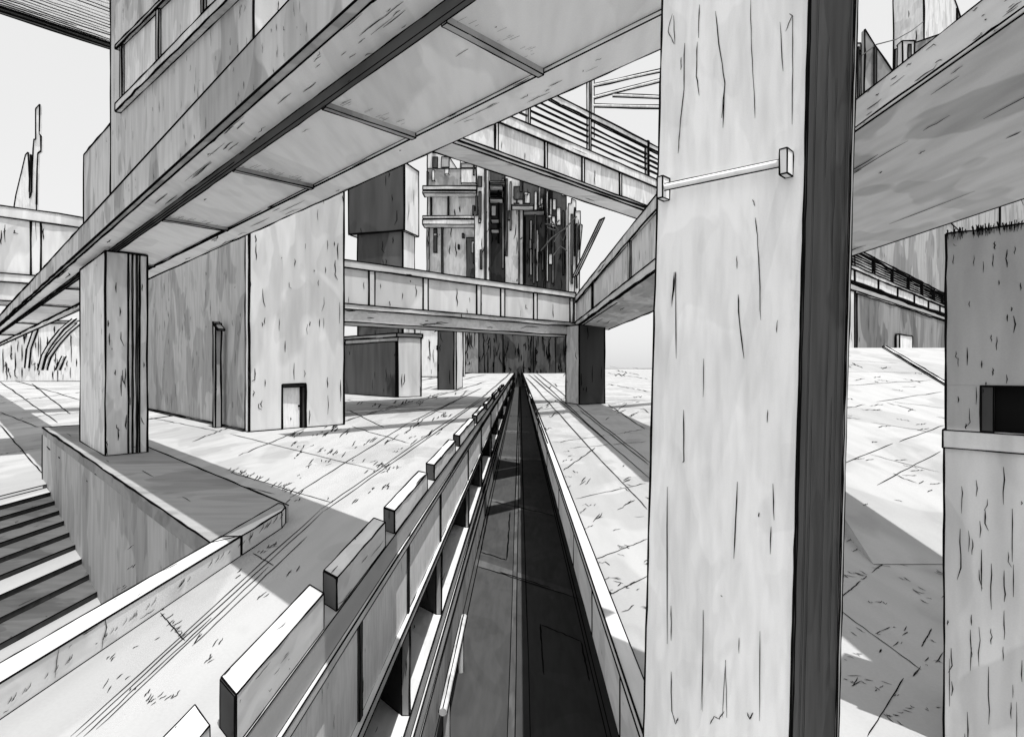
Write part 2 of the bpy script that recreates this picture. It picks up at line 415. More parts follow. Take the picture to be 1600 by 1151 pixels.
# blocks standing along the left edge
blk = [(1.7, 3.95), (4.16, 6.04), (6.47, 8.8), (9.46, 12.8), (13.85, 18.4), (19.7, 26), (27.6, 34), (36, 44), (47, 57), (61, 74)]
bl = ['nearest edge block, its far end just inside the bottom of the picture', 'long pale block at the edge whose dark end face is nearest the viewer',
      'second full pale block from the viewer, with a scrawled crack on its side', 'third full pale block along the road edge', 'fourth full pale block along the road edge',
      'fifth full pale block along the road edge', 'sixth full block along the road edge, a small one', 'seventh full block along the road edge, tiny with distance',
      'eighth full block along the road edge, close to the vanishing point', 'last and farthest block of the row on the left road edge']
for (y0, y1), lab in zip(blk, bl):
    T = thing('edge_block', lab, 'concrete block', (XW-.17, (y0+y1)/2, -2.8), 'blocks lined up on the left edge of the sunken road')
    xr, xl = XW-.02, XW-.255; dy = .235
    if y0 < 2: y1 = 3.82
    m = MB(PALEY, 2.4, 1.3); m.prism([(xr, y0+.02), (xr, y1), (xl, y1+dy), (xl, y0+.02+dy)], -2.797, -2.42, along=(0, 1, 0)); m.build('block_body', T)
    m = MB(CHAR, 1.8, 1.5); m.prism([(xr-.004, y0), (xr-.004, y0+.017), (xl+.004, y0+.01+dy), (xl+.004, y0-.007+dy)], -2.795, -2.425); m.build('end_plate', T)

# pipe handrail beside the sunken road
T = thing('pipe_handrail', 'short pale pipe handrail on two legs beside the dark sunken road', 'handrail', (-1.6, 14, zr))
m = MB(PALE, 2, 0); m.tube([(-1.6, 11.8, -7.2), (-1.6, 16.3, -7.2)], .085)
for dx, dz in ((-.09, 0), (.09, 0), (0, .09)): m.seg((-1.6+dx, 11.8, -7.2+dz), (-1.6+dx, 16.3, -7.2+dz), 1.9)
m.build('top_rail', T)
for y in (12.4, 15.4):
    m = MB(PALE, 2, 0); m.tube([(-1.6, y, zr), (-1.6, y, -7.22)], .07)
    for dx in (-.075, .075): m.seg((-1.6+dx, y, zr), (-1.6+dx, y, -7.25), 1.7)
    m.build('leg', T)

# ================================================================ STAIR PIT
T = thing('staircase', 'wide shallow dark grey staircase sinking beside the low curb wall', 'staircase', (-11, 6, -7))
n = 16; run = .86; rise = .125
for i in range(n):
    x0 = -18.5+i*run; x1 = x0+run; z = zt-.002-(i+1)*rise+.0
    m = MB(RISER, 1.8, .5)
    m.prism([(x0, -6), (x1, -6), (x1, 3.69-x1), (x0, 3.69-x0)], z-.5, z, top=GROUND2 if i in (0, 6, 9) else STEPM, along=(0, 1, 0), dens=.5)
    m.build('step', T)
T = thing('retaining_wall', 'grey retaining wall dropping from the ledge into the stair pit', 'wall', (-11, 15, -9))
m = MB(MID, 0, 1.5)
m.prism([S(3.66, 12.6), S(4.1, 12.6), S(4.1, 42.72), S(3.66, 42.72)], -9, -2.8, cell=3000, ln=(10, 60)); m.seg(S(3.66, 42.72)+(-2.8,), S(3.66, 42.72)+(-4.62,), 2.6); m.build('pit_face', T)
m = MB(MID, 2.2, 1); m.box(FM, -4.395, -4.32, -6, 8.0, -9, -3.153); m.build('curb_face', T)
m = MB(MID, 2.2, 1); m.box(FM, -19.5, -19.1, 23.3, 90, -9, -3.153); m.build('terrace_face', T)
# ledge under the pillar: rounded end
T = thing('pillar_ledge', 'broad raised concrete ledge with a rounded end carrying the ridged pillar', 'ledge', (-11, 15, -2.8))
m = MB(LEDGE, 0, .7)
m.prism([S(3.66, 12.46), S(6.05, 14.4), S(6.05, 42.72), S(3.66, 42.72)], -2.797, -2.51, along=(-1, 1, 0))
for q in ((3.66, 12.46, 3.66, 42.72), (6.05, 14.4, 6.05, 42.72), (3.66, 42.72, 6.05, 42.72)): m.seg(S(q[0], q[1])+(-2.51,), S(q[2], q[3])+(-2.51,), 2.6)
m.build('ledge_top', T)
m = MB(PALEY, 2.4, .6)
pl = [(-4.40, 8.06), (-4.12, 8.4), (-4.12, 9.8), (-4.18, 10.1), (-4.3, 10.3), (-4.42, 10.38)]
m.prism(pl, -2.797, -2.512); m.build('rounded_end', T)
# curb wall
T = thing('curb_wall', 'low pale cracked curb wall between the stair pit and the road edge', 'curb', (-4.26, 2, -2.8))
m = MB(PALEY, 2.6, .7)
m.box(FM, -4.40, -4.12, -6, 8.36, -2.797, -2.51, along=(0, 1, 0))
def onx(px, py, X):
    y = F_*X/(px-CX); return Vector((X, y, (CY-py)/F_*y))
for q in [[(163, 965), (166, 980), (160, 1000), (158, 1015)], [(92, 1010), (88, 1030), (85, 1058)]]:
    m.ribbon([onx(x, y, -4.118) for x, y in q], (1, 0, 0), 2)
for i in range(40):
    f = R.random(); x = 10+f*430; y0 = 1100-f*292
    L = R.uniform(4, 14)
    m.ribbon([onx(x, y0, -4.118), onx(x+L*.5, y0-L*.7, -4.118), onx(x+L*.6, y0-L*1.1, -4.118)], (1, 0, 0), 1.7)
m.build('curb_stone', T)

# ================================================================ OVERHEAD WALKWAY (runs to the far left)
H1 = 3.22; te = 3.2; tf = 190
T = thing('overhead_walkway', 'long pale walkway slab passing overhead from far left to top centre', 'footbridge', (-11, 17, H1))
m = MB(PALET, 2.3, .7)
m.box(FL, te, tf, 4.52, 6.49, H1+.05, 3.6, along=(-1, 1, 0), cell=5200); m.build('deck_slab', T)
m = MB(CHAR, 1.8, .5); m.box(FL, te, tf, 4.505, 4.60, H1, H1+.14, along=(-1, 1, 0)); m.build('painted_shadow_strip', T)  # step in the slab, its shade put into the charcoal colour
m = MB(PALET, 2.4, 3.2); m.box(FL, te, tf, 3.853, 4.503, 3.35, 3.58, along=(-1, 1, 0), ln=(8, 46)); m.build('front_beam', T)
m = MB(PALET, 2.4, 2.6); m.box(FL, te, tf, 6.49, 7.19, H1, 3.62, along=(-1, 1, 0), ln=(8, 46)); m.build('rear_beam', T)
m = MB(TOWERM, 2.8, 3.5); m.box(FL, te, tf, 3.69, 3.85, 3.352, 4.02, along=(0, 0, 1), ln=(6, 26)); m.build('fascia', T)
for t in (5.96, 9.4, 13.9, 20.2, 30, 42, 55, 79.6, 110):
    m = MB(MID, 1.8, .5); m.box(FL, t, t+.09*(1+t/20), 4.602, 6.488, H1-.02, H1+.1)
    for i in range(int(34)):      # run marks by the rib
        s_ = R.uniform(4.62, 6.1); L = R.uniform(.05, .28)*(t+6)/16
        t0 = t-.02-R.uniform(0, .2)
        a = S(s_, t0); b = S(s_+L*.15, t0-L)
        if R.random() < .5: m.ribbon([(a[0], a[1], H1+.048), (b[0], b[1], H1+.048)], (0, 0, -1), 1.5)
    m.build('rib', T)

# supporting pillar on the ledge
T = thing('ridged_pillar', 'square concrete pillar with vertical dark grooves standing on the ledge', 'pillar', (-11.9, 17, -2.51))
s0, t0 = 4.25, 27.4
m = MB(PALE, 2.6, 2.2); m.box(FL, t0, t0+6.2, s0, s0+1.42, -2.508, H1-.002); m.build('shaft', T)
for k, (f, w) in enumerate(((.52, .035), (.62, .04), (.72, .05), (.80, .02))):
    m = MB(CHAR, 1.2, 0); m.box(FL, t0-.03, t0-.002, s0+1.42*f, s0+1.42*f+w, -2.49, H1-.02); m.build('groove', T)

# tower standing on the walkway
T = thing('stepped_tower', 'tall grey concrete tower with a slanting window band, rising over the walkway', 'tower', S(4.6, 18)+(3.6,))
m = MB(TOWERM, 3, 2.2)
sf = 3.93
m.box(FL, 10.9, 24.3, sf, 6.6, 3.603, 14); m.build('shaft', T)
m = MB(TOWERM, 3, .9)
m.prism([S(sf, 24.3), S(sf, 30.1), S(6.6, 30.1), S(6.6, 24.3)], 3.603, [6.05, 6.35, 6.35, 6.05]); m.build('lower_step', T)
def tp(t, z, s=sf): x, y = S(s, t); return Vector((x, y, z))
def sill(t): return 5.26+.085*(t-12.4)
def head(t): return 6.02+.137*(t-12.4)
def sbar(m, ta, tb, za0, za1, zb0, zb1, s1, s2, mat=None, **k):
    m.prism([S(s1, ta), S(s1, tb), S(s2, tb), S(s2, ta)], [za0, zb0, zb0, za0], [za1, zb1, zb1, za1], mat, **k)
ta, tb = 11.2, 22.3
W = MB(PALE, 2.2, .8); sbar(W, ta, tb, sill(ta), head(ta), sill(tb), head(tb), sf-.02, sf-.004); W = W.build('window', T)
m = MB(PALE, 2.4, .2); sbar(m, ta-.1, tb+.3, sill(ta)-.17, sill(ta)-.02, sill(tb+.3)-.2, sill(tb+.3)-.02, sf-.16, sf-.004); m.build('sill', W)
m = MB(MID, 2.4, 0); sbar(m, ta-.1, tb+.5, head(ta), head(ta)+.07, head(tb+.5), head(tb+.5)+.09, sf-.12, sf-.004); m.build('lintel', W)
for t, w in ((22.25, .3), (17.6, .22), (13.7, .14)):
    m = MB(MID, 2.2, 0); sbar(m, t-w, t, sill(t-w), head(t-w), sill(t), head(t), sf-.09, sf-.022); m.build('mullion', W)

# ================================================================ FOREGROUND PILLAR
T = thing('foreground_pillar', 'huge pale pillar in the foreground with a dark side and a handle bar', 'pillar', (1.65, 3.9, -2.8))
P0 = (1.68, 3.4); a_ = .712; b_ = .64
nc = P0; lc = (P0[0]-a_, P0[1]+a_); rc = (P0[0]+b_, P0[1]+b_); bc = (lc[0]+b_, lc[1]+b_)
SH = .026
m = MB(WHITE, 3.2, 0); m.prism([nc, rc, bc, lc], -2.797, 4.3, shear=SH, dens=0)
# long run marks on the pale face
def pf(u, z, off=0):  # u: 0 at the near corner, 1 at the left corner
    x = nc[0]-a_*u+SH*z; y = nc[1]+a_*u; return Vector((x-off, y-off, z))
def pfpx(px, py):
    lo, hi = -.2, 1.2
    for _ in range(40):
        u = (lo+hi)/2; y = nc[1]+a_*u; z = (CY-py)/F_*y; x = CX+F_*(nc[0]-a_*u+SH*z)/y
        if x > px: lo = u
        else: hi = u
    return pf(u, z)
nrm = Vector((-1, -1, 0)).normalized()
for q in [[(1051, 22), (1044, 50), (1054, 70)], [(1053, 25), (1055, 70)], [(1070, 68), (1069, 140), (1062, 205), (1060, 240)], [(1093, 8), (1092, 60)],
          [(1090, 66), (1089, 120), (1093, 150)], [(1118, 18), (1124, 70), (1133, 130), (1130, 200)], [(1133, 130), (1128, 185)], [(1173, 0), (1174, 60), (1178, 130), (1180, 185)],
          [(1219, 35), (1224, 112)], [(1234, 22), (1239, 26), (1239, 110), (1238, 195)], [(1238, 24), (1228, 50)], [(1176, 312), (1180, 322)], [(1180, 340), (1184, 368), (1187, 430), (1189, 500)],
          [(1152, 400), (1152, 420)], [(1154, 460), (1155, 495), (1163, 560)], [(1054, 425), (1050, 480), (1056, 425), (1057, 560)], [(1068, 640), (1069, 720), (1067, 722)],
          [(1043, 760), (1043, 1005)], [(1049, 945), (1049, 1000)], [(1099, 952), (1098, 1110)], [(1100, 952), (1096, 1108)], [(1134, 1030), (1129, 1120)], [(1134, 1030), (1136, 1120)],
          [(1188, 985), (1187, 1125)], [(1049, 1048), (1050, 1110), (1056, 1130), (1060, 1120)], [(1208, 755), (1210, 812)], [(1205, 822), (1204, 865)], [(1153, 752), (1147, 872)],
          [(1127, 929), (1129, 932)], [(1155, 995), (1155, 1020)], [(1110, 1130), (1116, 1118), (1124, 1122), (1132, 1110)], [(1168, 1112), (1172, 1122), (1177, 1112)],
          [(1186, 800), (1186, 807)], [(1065, 90), (1064, 110)], [(1215, 500), (1214, 520)], [(1200, 640), (1199, 660)], [(1100, 560), (1099, 620)]]:
    pts = []
    for i in range(len(q)-1):
        for k in range(4):
            f = k/4; pts.append(pfpx(q[i][0]*(1-f)+q[i+1][0]*f+R.gauss(0, .3), q[i][1]*(1-f)+q[i+1][1]*f))
    pts.append(pfpx(*q[-1])); m.ribbon(pts, nrm, R.uniform(1.1, 1.9))
m.build('shaft', T)
m = MB(DARK, 2.0, 0)  # thin near-black sheet: shade of the right face painted on
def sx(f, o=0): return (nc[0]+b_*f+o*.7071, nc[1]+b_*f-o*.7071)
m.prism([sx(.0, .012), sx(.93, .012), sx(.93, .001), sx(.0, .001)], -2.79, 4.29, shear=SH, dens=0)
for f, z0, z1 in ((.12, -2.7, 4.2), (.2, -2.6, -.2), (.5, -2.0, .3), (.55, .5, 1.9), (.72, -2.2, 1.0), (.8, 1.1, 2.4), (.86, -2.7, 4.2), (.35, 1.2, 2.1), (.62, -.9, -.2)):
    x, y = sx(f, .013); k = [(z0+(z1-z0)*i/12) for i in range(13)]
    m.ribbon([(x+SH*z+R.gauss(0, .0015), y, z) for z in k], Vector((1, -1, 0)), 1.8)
m.build('shade_painted_side', T)
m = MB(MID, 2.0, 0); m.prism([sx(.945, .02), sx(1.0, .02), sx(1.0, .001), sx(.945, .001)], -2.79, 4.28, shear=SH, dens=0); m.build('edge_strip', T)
HB = None
pa = pfpx(1042, 297); pb = pfpx(1233, 258)
m = MB(WHITE, 2.0, 0); off = Vector((-1, -1, 0)).normalized()*.07
m.tube([pa+off, pb+off], .021); up = Vector((0, 0, .0225))
m.seg(pa+off+up, pb+off+up, 2.2, .3); m.seg(pa+off-up, pb+off-up, 2.2, .3)
HB = m.build('handle_bar', T)
for p in (pa, pb):
    e = Vector((-.7071, .7071, 0)); m = MB(WHITE, 2.2, 0)
    q = [p-e*.022+off*.0, p+e*.022, p+e*.022+off*1.35, p-e*.022+off*1.35]
    m.prism([(v.x, v.y) for v in q], p.z-.075, p.z+.075, dens=0); m.build('bracket', HB)

# ================================================================ BRIDGE ALONG THE ROAD (right)
def parapet(T, F, a0, a1, b, zlo, zhi, zrail, posts, mat, ink=2.2, thick=.12, dens=1.0, pw=.28, railmat=None, along=None):
    ps = [a0]+list(posts)+[a1]
    for i in range(len(ps)-1):
        m = MB(mat, ink*.7, dens); m.box(F, ps[i], ps[i+1]-.01, b+.05, b+.05+thick, zlo, zhi); m.build('parapet_panel', T)
    for p in posts:
        m = MB(mat, ink, dens*.4); m.box(F, p-pw/2, p+pw/2, b-.03, b+.045, zlo+.003, zhi-.003); m.build('post', T)
    m = MB(railmat or mat, ink, dens*.8); m.box(F, a0, a1, b-.06, b+thick+.12, zhi+.002, zrail, along=along); m.build('handrail', T)
T = thing('roadside_bridge', 'massive bridge on the right running along the road, its grey underside exposed', 'bridge', (6, 20, 3.05))
XB = 4.35
m = MB(SOFFIT, 2.6, .9)
XR = 6.9
for ya, yb_, za, zb in ((-3, 18, 2.29, 2.29), (18, 27, 2.29, 2.86), (27, 44, 2.86, 2.86)):
    q = [(XB+.02, ya), (XR, ya), (XR, yb_), (XB+.02, yb_)]
    m.prism(q, [3.05, za, zb, 3.05], 3.30, ink=0, dens=0)
    m.seg((XR, ya, za), (XR, yb_, zb), 2.6); m.seg((XB+.02, ya, 3.05), (XB+.02, yb_, 3.05), 2.6)
m.seg((XB, 44, 3.05), (XR, 44, 2.86), 2.4)
m.strokes(((XB, -3, 3.05), (XR, -3, 2.29), (XR, 18, 2.29), (XB, 18, 3.05)), .75, (0, 1, 0), ln=(14, 110), w=1.7, cell=3600)
m.strokes(((XB, 27, 3.05), (XR, 27, 2.86), (XR, 44, 2.86), (XB, 44, 3.05)), 2.5, (0, 1, 0), ln=(8, 34))
m.build('deck_slab', T)
m = MB(PALEY, 2.4, 2.6); m.box(FM, XB-.05, XB+.3, -3, 44, 3.06, 3.40, along=(0, 1, 0)); m.build('edge_beam', T)
parapet(T, FY, 12.2, 44, XB, 3.402, 4.93, 5.37, [22.4, 33.8], PALE, 2.4, along=(0, 1, 0), dens=1.6)
# pillar of this bridge
T = thing('road_bridge_pillar', 'stout pillar with pale left face and dark right face under the bridge corner', 'pillar', (5, 42, -2.8))
m = MB(PALE, 2.4, 2.5); m.prism([(4.05+.28, 41.3), (6.35, 42.4), (6.35-.9, 44.4), (4.05-.55+.03, 43.1)], -2.797, 3.04); m.build('shaft', T)
m = MB(DARKF, 2.4, 2.5); m.prism([(4.35, 41.27), (6.36, 42.37), (6.358, 42.396), (4.345, 41.297)], -2.79, 3.03); m.build('shade_painted_side', T)  # right face coloured dark in place of shade

# ================================================================ CROSS BRIDGE over the road (centre)
T = thing('cross_bridge', 'pale panelled bridge crossing the sunken road in mid distance', 'bridge', (-2, 38, 2.4))
tb_ = 39.4
sx_of = lambda px, t: (lambda y: 2*y-t)(F_*t/(1697-px))
a0 = sx_of(505, tb_); a1 = sx_of(899, tb_)
m = MB(PALES, 2.3, 1.6); m.box(FD, a0, a1, tb_+.1, tb_+3.4, 2.37, 3.05, along=(1, 1, 0)); m.build('beam', T)
m = MB(PALES, 2.3, .3); m.box(FD, a0, a1, tb_-.05, tb_+3.4, 3.053, 3.33); m.build('deck_slab', T)
parapet(T, FD, a0, a1, tb_, 3.333, 5.25, 5.66, [sx_of(p, tb_) for p in (581, 665, 748, 785.5, 836.5, 893)], PALEF, 2.3, dens=1.8, pw=.5, along=(1, 1, 0))
m = MB(PALEF, 1.6, 0); m.box(FD, a0, a1, tb_+3.45, 56, 4.1, 4.6, dens=0); m.build('unseen_shade_slab', T)  # added slab, hidden from the camera, only to shade the far plaza
# pillar behind
T = thing('cross_bridge_pillar', 'slim pillar with dark front, second support under the cross bridge', 'pillar', (-8.5, 67, -2.8))
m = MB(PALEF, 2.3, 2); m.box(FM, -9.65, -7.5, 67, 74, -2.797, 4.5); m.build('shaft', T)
m = MB(DARKF, 2.2, 2); m.box(FM, -9.65, -7.75, 66.9, 66.997, -2.79, 4.45); m.build('shade_painted_front', T)  # dark sheet carries the shade of the front face

# ================================================================ HIGH BRIDGE (centre to right)
T = thing('high_bridge', 'high bridge with slatted railing passing over the centre and far right', 'bridge', (5, 30, 9.5))
th = 27.0; k_ = th/17
a0 = sx_of(500, th); a1 = 235
m = MB(PALES, 2.6, 1.6); m.box(FD, a0, a1, th+.03, th*3.05/2.84, 6.0*k_, 6.1*k_, along=(1, 1, 0)); m.build('beam', T)
m = MB(PALES, 2.6, .3); m.box(FD, a0, a1, th-.05, th*3.05/2.84, 6.105*k_, 6.2*k_, along=(1, 1, 0)); m.build('deck_slab', T)
pp = [sx_of(p, th) for p in (690, 776, 853, 911, 969.5, 1060, 1150, 1230, 1290, 1335, 1372, 1402, 1428, 1450, 1468)]
parapet(T, FD, a0, a1, th, 6.203*k_, 7.05*k_, 7.36*k_, pp, PALE, 2.4, dens=1.1, pw=.25, thick=.15, along=(1, 1, 0))
for k, z in enumerate((7.62, 7.84, 8.04, 8.22)):
    m = MB(CHAR, 1.6, 0); m.box(FD, a0, a1, th+.1, th+.16, z*k_, (z+.03)*k_, ink=1.2); m.build('slat', T)
m = MB(PALE, 2.6, .1); m.box(FD, a0, a1, th+.0, th+.2, 8.48*k_, 8.68*k_); m.build('top_rail', T)
for q in (735, 827, 922, 1013, 1130, 1225, 1285, 1330, 1366, 1395, 1420, 1441, 1459, 1473):
    p = sx_of(q, th); m = MB(PALE, 2.2, 0); m.box(FD, p-.09, p+.09, th-.02, th+.25, 7.362*k_, (8.74 if q != 922 else 9.9)*k_); m.build('rail_post', T)
# frame beyond the railing
T = thing('light_frame', 'thin skeletal frame of slanting bars above the high bridge railing', 'frame', (6, 42, 14))
def P3(px, py, Y): return Vector(((px-CX)/F_*Y, Y, (CY-py)/F_*Y))
for q in ((926, 134, 1100, 96), (926, 153, 1100, 108), (957, 149, 1100, 155), (926, 165, 1100, 169), (926, 118, 926, 215), (1085, 90, 1085, 400)):
    m = MB(PALE, 1.6, 0); a = P3(q[0], q[1], 42); b = P3(q[2], q[3], 42); m.tube([a, b], .09, seg=6)
    d = Vector((0, 0, .12)) if q[0] != q[2] else Vector((.12, 0, 0)); m.seg(a+d, b+d, 2); m.seg(a-d, b-d, 2)
    m.build('bar', T)

# ================================================================ LEFT BUILDINGS
T = thing('windowless_building', 'large windowless concrete building with a small doorway on its pale side', 'building', S(13, 45)+(-2.8,))
m = MB(PALE, 3, .9)
sB, tB = 12.59, 35.53
sR = 18.7
zt_ = 9
t_ = tB
# body with a doorway opening in the pale side (t = tB)
def sof(px): X = (px-CX)/F_; y = tB/(1-X); return 2*y-tB
d0, d1 = sof(441), sof(478)
zd = -.80
m.box(FL, tB+.35, 68, sB, sR, -2.797, zt_); m.build('rear_wall', T)
m = MB(SIDE, 0, 1.6); m.box(FL, tB, tB+.347, sB, d0, -2.797, zt_)
m.box(FL, tB, tB+.347, d1, sR, -2.797, zt_)
for q in ((sB, zt_, sB, -2.79), (sR, zt_, sR, -2.79), (sB, -2.79, d0, -2.79), (d1, -2.79, sR, -2.79), (d0, -2.79, d0, zd), (d1, -2.79, d1, zd)): m.seg(S(q[0], tB)+(q[1],), S(q[2], tB)+(q[3],), 3)
m.build('side_wall', T)
m = MB(SIDE, 0, 1.3); m.box(FL, tB+.001, tB+.345, d0+.003, d1-.003, zd, zt_); m.seg(S(d0, tB)+(zd,), S(d1, tB)+(zd,), 3); m.build('wall_above_door', T)
dr = thing_door = MB(WHITE, 2, .6); dr.box(FL, tB+.25, tB+.3, d0+.04, d1-.26, -2.795, zd-.14); DO = dr.build('door', T)
m = MB(DARK, 2, 0); m.box(FL, tB+.06, tB+.24, d0+.02, d1-.02, zd-.13, zd-.003); m.box(FL, tB+.06, tB+.32, d1-.25, d1-.02, -2.795, zd-.135); m.build('door_frame', DO)
m = MB(BLACK, 0, 0); m.box(FL, tB+.2, tB+.25, d1-.42, d1-.32, -1.85, -1.75); m.build('handle', DO)
# greyer sheet on the ledge side; the face's shade is put into its colour
m = MB(MID, 2.6, 2.2); m.box(FL, tB+.5, 68, sB-.06, sB-.002, -2.79, zt_-.01); m.build('shade_painted_face', T)
m = MB(WHITE, 2, 0); m.box(FL, tB, tB+.48, sB-.07, sB-.002, -2.79, zt_-.01); m.build('corner_strip', T)
m = MB(CHAR, 1.5, 0); m.box(FL, tB+.5, 68, sB-.2, sB-.062, -2.795, -2.70); m.build('skirting', T)
# post in front of it
T = thing('drain_post', 'thin grey post with a slanted cap in front of the grey wall', 'post', (-13.9, 25.8, -2.8))
m = MB(MID, 2.4, .5); m.box(FL, 39.5, 39.95, 11.9, 12.25, -2.797, 1.95); m.build('post_shaft', T)
m = MB(CHAR, 2, 0); m.prism([S(11.88, 39.0), S(11.88, 40.0), S(12.28, 40.0), S(12.28, 39.0)], [1.6, 1.953, 1.953, 1.6], [1.68, 2.04, 2.04, 1.68], dens=0); m.build('cap', T)

T = thing('low_blockhouse', 'low flat concrete blockhouse with dark front beside the cross bridge pillar', 'building', (-13, 54, -2.8))
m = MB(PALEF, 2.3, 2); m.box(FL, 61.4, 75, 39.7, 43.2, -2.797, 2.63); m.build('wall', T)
m = MB(CHAR, 2.3, 1.6); m.box(FL, 61.6, 75, 39.5, 39.69, -2.79, 2.2); m.build('shade_painted_wall', T)  # dark sheet standing in for shade on the left face
m = MB(MIDF, 2.2, 0); m.box(FL, 61.3, 75.1, 39.45, 43.3, 2.633, 2.95); m.build('roof_slab', T)

T = thing('headed_tower', 'tower with a dark overhanging box head on a narrower stem', 'tower', (-15, 62, -2.8))
c0 = Vector((-12.2, 60)); u = Vector((-6.4, 2.0)); v = Vector((.95, 3.0))
def rect(c, u, v, a0, a1, b0, b1): return [tuple(c+u*a+v*b) for a, b in ((a0, b0), (a1, b0), (a1, b1), (a0, b1))]
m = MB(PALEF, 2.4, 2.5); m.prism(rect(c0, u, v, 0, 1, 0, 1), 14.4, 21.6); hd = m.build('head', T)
m = MB(DARKF, 2.4, 1.5); m.prism(rect(c0, u, v, .0, 1.01, -.03, -.003), 14.41, 21.5); m.build('shade_painted_front', hd)  # shade on the front of the head, put in as a dark sheet
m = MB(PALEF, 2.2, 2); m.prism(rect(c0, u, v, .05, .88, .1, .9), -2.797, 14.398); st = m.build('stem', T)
m = MB(CHAR, 2.2, 1.5); m.prism(rect(c0, u, v, .06, .87, .07, .098), -2.79, 14.39); m.build('shade_painted_stem', st)  # painted shade continued down the front of the stem

# ================================================================ RUINED SKYLINE seen between the bridges
G = 'ruined towers beyond the cross bridge'
RR = random.Random(5)
def ruin(name, lab, Y, th, outline, mat, holes=(), slabs=(), dens=2.2, cat='ruin', auto=0):
    Y *= 2.5; th *= 2.5
    """outline = broken wall seen from the road; holes and slabs are real boxes standing on its front"""
    base = Vector(((sum(p[0] for p in outline)/len(outline)-CX)/F_*Y, Y, -2.8))
    T = thing(name, lab, cat, base, G)
    yb = CY+2.75*F_/Y
    o = [(x, (yb if y > 560 else y)) for x, y in outline]
    m = MB(mat, 1.7, dens); m.profile(o, Y, th); m.build('shell', T)
    holes = list(holes)
    xa = min(p[0] for p in o)+1; xb = max(p[0] for p in o)-1; ya = min(p[1] for p in o)+10
    for i in range(auto):
        w = RR.choice((1.5, 2, 3, 5)); x = RR.uniform(xa, xb-w); y = RR.uniform(ya, 400)
        h = RR.choice((6, 14, 30, 60)) if w < 4 else RR.choice((4, 8, 16))
        light = mat in (DARKF, CHAR)
        holes.append((x, x+w, y, min(y+h, 445), RR.choice((PALEF, PALEF, MIDF, BLACK)) if light else RR.choice((CHAR, DARKF, MIDF))))
    for i, h in enumerate(holes):
        x0, x1, y0, y1 = h[:4]; mt = h[4] if len(h) > 4 else DARKF
        m = MB(mt, 1.2, .8); m.box(FM, (x0-CX)/F_*Y, (x1-CX)/F_*Y, Y-.4-.12*i, Y-.02, (CY-y1)/F_*Y, (CY-y0)/F_*Y); m.build('opening' if x1-x0 > 2.5 else 'pilaster', T)
    for k, (x0, x1, y0, y1) in enumerate(slabs):
        m = MB(PALEF, 1.7, .6); m.box(FM, (x0-CX)/F_*Y, (x1-CX)/F_*Y, Y-6-.2*k, Y-.03, (CY-y1)/F_*Y, (CY-y0)/F_*Y); m.build('ledge', T)
ruin('ruined_facade', 'pale ruined facade with broken grey top storey and two long ledges', 105, 6,
     [(666, 600), (668, 225), (700, 230), (702, 245), (713, 262), (718, 280), (720, 226), (746, 240), (746, 600)], PALEF,
     [(668, 745, 264, 296, MIDF), (676, 684, 246, 263), (690, 702, 246, 262, MIDF), (721, 744, 256, 263, MIDF), (678, 683, 358, 395), (729, 746, 372, 443, CHAR), (737, 745, 378, 396, PALEF), (673, 675, 310, 340), (690, 693, 356, 443), (700, 702, 300, 340), (668, 671, 357, 443, MIDF), (676, 680, 268, 284, PALEF), (721, 744, 266, 288, PALEF), (696, 702, 266, 274, PALEF)],
     [(664, 746, 297, 303), (664, 746, 305, 308), (664, 746, 343, 347), (664, 746, 349, 356)], auto=9)
ruin('ruined_tower', 'narrow pale ruined tower just left of the dark central one', 98, 6,
     [(742, 600), (741, 330), (745, 328), (745, 252), (750, 246), (764, 250), (766, 600)], PALEF, [(747, 753, 276, 292), (748, 752, 300, 345), (757, 760, 262, 443)], [], auto=3)
ruin('ruined_tower', 'broad dark ruined tower with slatted vents near its top', 100, 8,
     [(765, 600), (765, 252), (778, 252), (778, 262), (789, 262), (789, 600)], DARKF, [(767, 786, 284, 288, PALEF), (767, 786, 302, 305, BLACK), (767, 786, 308, 311, BLACK), (768, 775, 322, 338, PALEF), (785, 787, 280, 420, PALEF), (778, 780, 290, 380, BLACK)], [(766, 790, 290, 292), (766, 786, 296, 298), (766, 786, 316, 317.5), (768, 780, 348, 349), (768, 780, 363, 364.5)], 3)
ruin('ruined_tower', 'tall pale streaked ruined tower in the middle of the skyline', 96, 7,
     [(789, 600), (789, 258), (796, 258), (796, 268), (806, 268), (806, 262), (817, 262), (817, 600)], PALEF, [(790, 793, 280, 400, CHAR), (803, 817, 292, 312, CHAR), (803, 811, 318, 324), (810, 812, 330, 443, MIDF), (797, 799, 285, 360, MIDF)], [(800, 833, 326, 328)], 3, auto=2)
ruin('ruined_tower', 'dark ruined tower with pale notches, right of the streaked one', 102, 8,
     [(817, 600), (817, 270), (834, 270), (834, 282), (846, 282), (846, 274), (852, 274), (852, 600)], CHAR, [(820, 828, 302, 318, PALEF), (835, 839, 300, 330, PALEF), (822, 830, 328, 332, BLACK), (828, 831, 345, 430, PALEF), (838, 841, 360, 440, PALEF), (842, 848, 310, 326, PALEF), (819, 821, 340, 443, BLACK), (833, 835, 380, 443, MIDF)], [(818, 850, 334, 336)], 3, auto=7)
